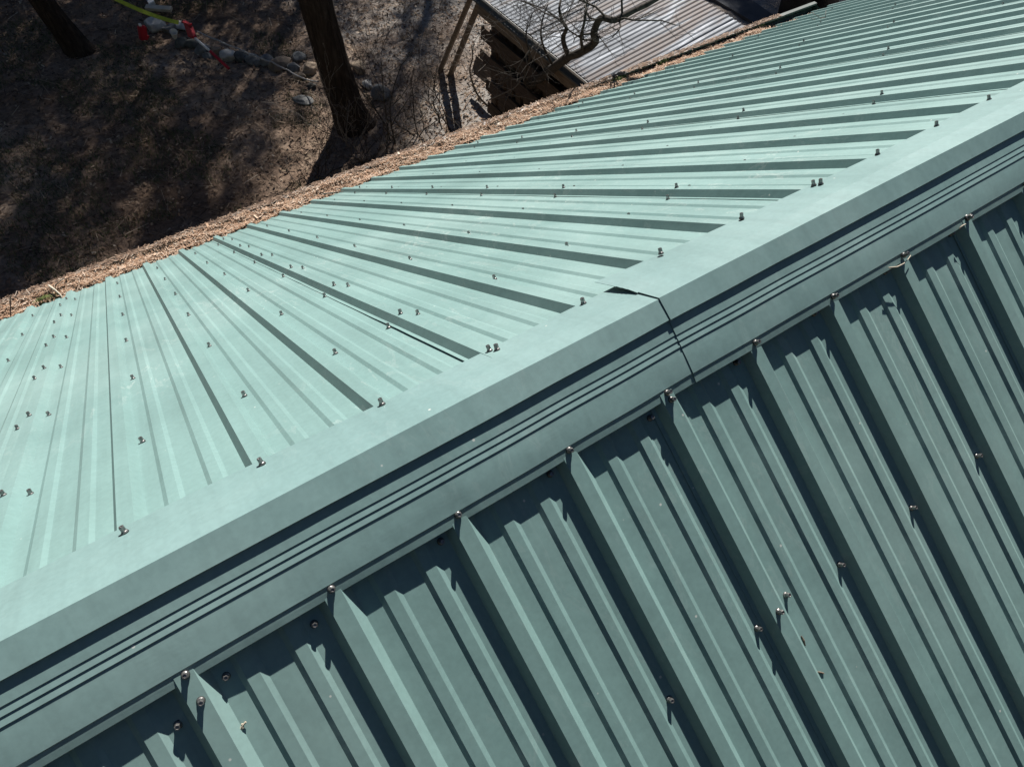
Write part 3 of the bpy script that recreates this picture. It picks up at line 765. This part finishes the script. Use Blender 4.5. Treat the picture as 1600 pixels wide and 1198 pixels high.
# ------------------------------------------------------------------ shed with corrugated tin roof
E0, E1 = Vector((4.47, 4.50, -3.0)), Vector((4.50, 6.49, -3.0))
ed = (E1 - E0).normalized(); SL = .165
rise = Vector((ed.y, -ed.x, SL)).normalized()
shed = Thing("shed", (5.4, 6.5, ZG), "open timber shed with a rusty corrugated tin roof", "shed")
nrm = ed.cross(rise); nrm = nrm if nrm.z > 0 else -nrm
Y0 = E0 - ed * .8; per = .062
W_ROOF = 1.72
def roof_sheet(u0, u1, dz, r0=0.0, r1=W_ROOF):
    mb = MB(); n_ = int((u1 - u0) / per * 8); ms = 10
    for i in range(n_ + 1):
        u = u0 + (u1 - u0) * i / n_; hh = .0065 * math.sin(2 * math.pi * u / per)
        for j in range(ms + 1):
            q = r0 + (r1 - r0) * j / ms
            mb.v.append(Y0 + ed * u + rise * (q + .006 * noise.noise(Vector((u0, 1, 1)))) + nrm * (hh + dz + .006 * noise.noise(Vector((u * 2, q * 2, 3)))))
    mb.f = [(i * (ms + 1) + j, i * (ms + 1) + j + 1, (i + 1) * (ms + 1) + j + 1, (i + 1) * (ms + 1) + j) for i in range(n_) for j in range(ms)]
    mb.mi = [0] * len(mb.f)
    shed.part(mb, "roof_sheet", M_tin, True)
u = 0.0
for i in range(5):
    roof_sheet(u, u + .68, .004 * (i % 2) + .014); u += .62
mb = MB(); mb.bar(Y0 - rise * .012 - Vector((0, 0, .055)), Y0 + ed * u - rise * .012 - Vector((0, 0, .055)), .09, .02, 0); 
shed.part(mb, "fascia", M_trim)
mb = MB(); mb.bar(Y0 - rise * .02 + nrm * .006, Y0 + ed * u - rise * .02 + nrm * .006, .028, .003, math.pi / 2); shed.part(mb, "edge_trim", M_white)
inn = Vector((1, 0, 0))
UW = 3.05     # the timber frame ends before the roof does
# frame: rails, studs and stacked boards under the eave
for q, z in ((.10, -3.22), (.13, -3.52), (.16, -3.86), (.20, -4.22), (.22, -4.55)):
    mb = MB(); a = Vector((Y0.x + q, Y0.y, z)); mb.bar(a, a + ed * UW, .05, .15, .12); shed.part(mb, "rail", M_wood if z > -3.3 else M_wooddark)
for i in range(16):
    y = .1 + i * (UW - .2) / 15; a = Vector((Y0.x + .27, Y0.y, 0)) + ed * y
    mb = MB(); mb.box((a.x, a.y, (ZG - 3.1) / 2), (.09, .10 + .05 * rnd.random(), 1.62)); shed.part(mb, "stud", M_wooddark)
mb = MB(); a = Vector((Y0.x + .75, Y0.y, 0)); 
mb.box((Y0.x + .75, Y0.y + UW / 2, (ZG - 3.0) / 2), (.03, UW, 1.7)); shed.part(mb, "back_wall", M_wooddark)
mb = MB(); mb.box((Y0.x + 1.6, Y0.y + UW / 2, (ZG - 2.85) / 2), (.05, UW, 1.85)); shed.part(mb, "wall", M_wooddark)
for (x0, y0, z0, x1, y1, z1) in ((688, 110, ZG, 737, -6, -3.32), (704, 117, ZG, 750, 2, -3.30)):
    a = at(x0, y0, z0); b_ = at(x1, y1, z1); mb = MB(); mb.bar(a - (b_ - a) * .03, b_ + (b_ - a) * .12, .10, .05, .5); shed.part(mb, "brace", M_wood)
p0, p1 = at(742, 100, -4.35), at(806, 152, -4.35)
mb = MB(); mb.bar(p0, p1, .22, .04, 1.2); mb.bar(p0 + Vector((.1, 0, .12)), p1 + Vector((.1, 0, .12)), .15, .04, 1.4)
own(mb, "plank_stack", M_wood, (p0.x, p0.y, ZG), "brown planks lying on edge in front of the shed wall", "planks")

# ------------------------------------------------------------------ paved pad and bins past the roof corner
mb = MB(); q4 = [at(1040, -45, ZG + .06), at(1190, 42, ZG + .06), at(1226, 36, ZG + .06), at(1110, -45, ZG + .06)]
mb.add(q4 + [p - Vector((0, 0, .16)) for p in q4], ((3, 2, 1, 0), (0, 1, 5, 4), (1, 2, 6, 5), (2, 3, 7, 6), (3, 0, 4, 7)))
o = mb.build("pavement", M_concrete); tag(o, None, None, None, "structure")
def bin_(px, py, r, h, label, sq):
    b = at(px, py, ZG + .09); t = Thing("black_bin", b, label, "bin", "black bins past the roof corner")
    mb = MB(); n_ = 28
    for j, (z, k) in enumerate(((0, .86), (.04, .9), (h * .5, .96), (h, 1.0), (h + .02, 1.04), (h + .05, 1.04))):
        for i in range(n_):
            aa = 2 * math.pi * i / n_; e = 2 / sq
            x = math.copysign(abs(math.cos(aa)) ** e, math.cos(aa)) * r * k; y = math.copysign(abs(math.sin(aa)) ** e, math.sin(aa)) * r * k
            mb.v.append(tuple(b + Vector((x, y, z))))
    mb.f = [(j * n_ + i, j * n_ + (i + 1) % n_, (j + 1) * n_ + (i + 1) % n_, (j + 1) * n_ + i) for j in range(5) for i in range(n_)]; mb.mi = [0] * len(mb.f)
    t.part(mb, "body", M_black, True)
    mb = MB(); mb.lathe([(r * 1.05, h + .05), (r * 1.06, h + .07), (r * .8, h + .11), (r * .2, h + .13)], 28, Matrix.Translation(b)); t.part(mb, "lid", M_black, True)
bin_(1236, 26, .24, .62, "black round bin just past the end of the gutter", 2.0)
bin_(1276, 20, .24, .60, "black square bin right of the round bin behind the roof corner", 4.0)

# ------------------------------------------------------------------ pines beyond the yard, outside the picture: their shade falls on it
CR, CH = 2.2, 12.0
rs = random.Random(77); mb = MB()
for i in range(13000):          # one crown of fine sprays, shared by every pine at its own size
    f = rs.random() ** .8; rr = CR * (1 - f * .82) * math.sqrt(rs.random()); a = rs.uniform(0, 6.283)
    rr *= .8 + .3 * math.sin(a * 5 + f * 28)
    p = Vector((rr * math.cos(a), rr * math.sin(a), CH * f - rr * .25))
    d = Vector((math.cos(a) + rs.gauss(0, .5), math.sin(a) + rs.gauss(0, .5), rs.gauss(-.15, .5))).normalized() * rs.uniform(.07, .15)
    s_ = Vector((-math.sin(a), math.cos(a), rs.gauss(0, .6))) * rs.uniform(.010, .020)
    mb.quad(p - d - s_ * .5, p - s_, p + d, p + s_)
crown0 = None
def pine(x, y, top, rad, label, low=-3.4):
    global crown0
    t = Thing("pine_tree", (x, y, ZG), label, "tree", "pines beyond the yard")
    tm = MB(); n_ = 14; tm.tube([(x + .05 * math.sin(i), y, ZG - .1 + (top - ZG) * i / n_) for i in range(n_ + 1)], lin(.12, .03, n_ + 1), 12); t.part(tm, "trunk", M_bark, True)
    if crown0 is None: crown0 = o = mb.build("crown", M_foliage, t.e)
    else: o = crown0.copy(); COL.objects.link(o); o.parent = t.e
    o.location = (0, 0, low - ZG); o.scale = (rad / CR * 1.22, rad / CR * 1.22, (top - low) / CH); o.rotation_euler = (0, 0, x * 1.7)
PN = [(0.2, 18.2, 1.6, 1.6, "shortest young pine at the left end of the pine row"),
      (2.6, 17.2, 4.2, 1.9, "second pine from the left, a low bushy tree"),
      (4.9, 17.6, 7.2, 2.0, "third pine from the left, half hidden by taller ones"),
      (7.0, 17.0, 9.6, 2.3, "tall broad pine in the left half of the pine row"),
      (9.2, 17.4, 11.2, 2.4, "tallest pine in the middle of the pine row"),
      (11.3, 16.8, 10.4, 1.5, "tall pine just right of the tallest one"),
      (13.2, 16.0, 7.8, 1.3, "slim pine near the right end of the pine row"),
      (8.2, 20.4, 12.6, 2.4, "pine of the second row behind the tallest one"),
      (5.4, 20.6, 10.4, 2.4, "pine of the second row, at its left end"),
      (17.3, 15.6, 9.4, 2.4, "pine standing apart at the right, beyond the paved strip"),
      (19.6, 17.0, 10.5, 2.6, "rightmost pine, behind the one standing apart")]
for x, y, tp, rd, lb in PN: pine(x, y, tp, rd, lb)
# unseen pines added west and south to block low sky and deepen shade
for k in range(15):
    a = math.radians(160 + k * 11.5); rr = 13.5 + 2.5 * math.sin(k * 2.4)
    pine(1.5 + rr * 1.05 * math.cos(a), rr * math.sin(a), 8.5 + 2.5 * math.sin(k * 1.9), 2.6, "pine in the close-set row added west and south of the house to block sky")
for o_ in bpy.data.objects:
    if o_.get("label", "").startswith("pine in the close-set"): o_["group"] = "added sky-blocking pines west and south of the house"

# wooded ring all round, unseen, added to block low sky and darken shade
mb = MB(); NA = 96; rings = [(55, -6), (70, 8), (95, 28), (130, 54), (180, 80), (260, 92)]
for r, h in rings:
    for k in range(NA):
        a = 2 * math.pi * k / NA; nz = noise.noise(Vector((math.cos(a) * 2.5, math.sin(a) * 2.5, r * .02)))
        mb.v.append((r * math.cos(a), r * math.sin(a), ZG + h * (1 + .3 * nz) * (.72 - .28 * math.cos(a - math.radians(50))) + 2.0 * noise.noise(Vector((k * .9, r * .1, 5)))))
mb.f = [(i * NA + k, i * NA + (k + 1) % NA, (i + 1) * NA + (k + 1) % NA, (i + 1) * NA + k) for i in range(len(rings) - 1) for k in range(NA)]; mb.mi = [0] * len(mb.f)
tag(mb.build("sky_blocker_hills", simple("sky_blocker_woods", (.025, .035, .018), (.07, .08, .05), .3, 1, 0, .5, 1.0), None, True), None, None, None, "structure")
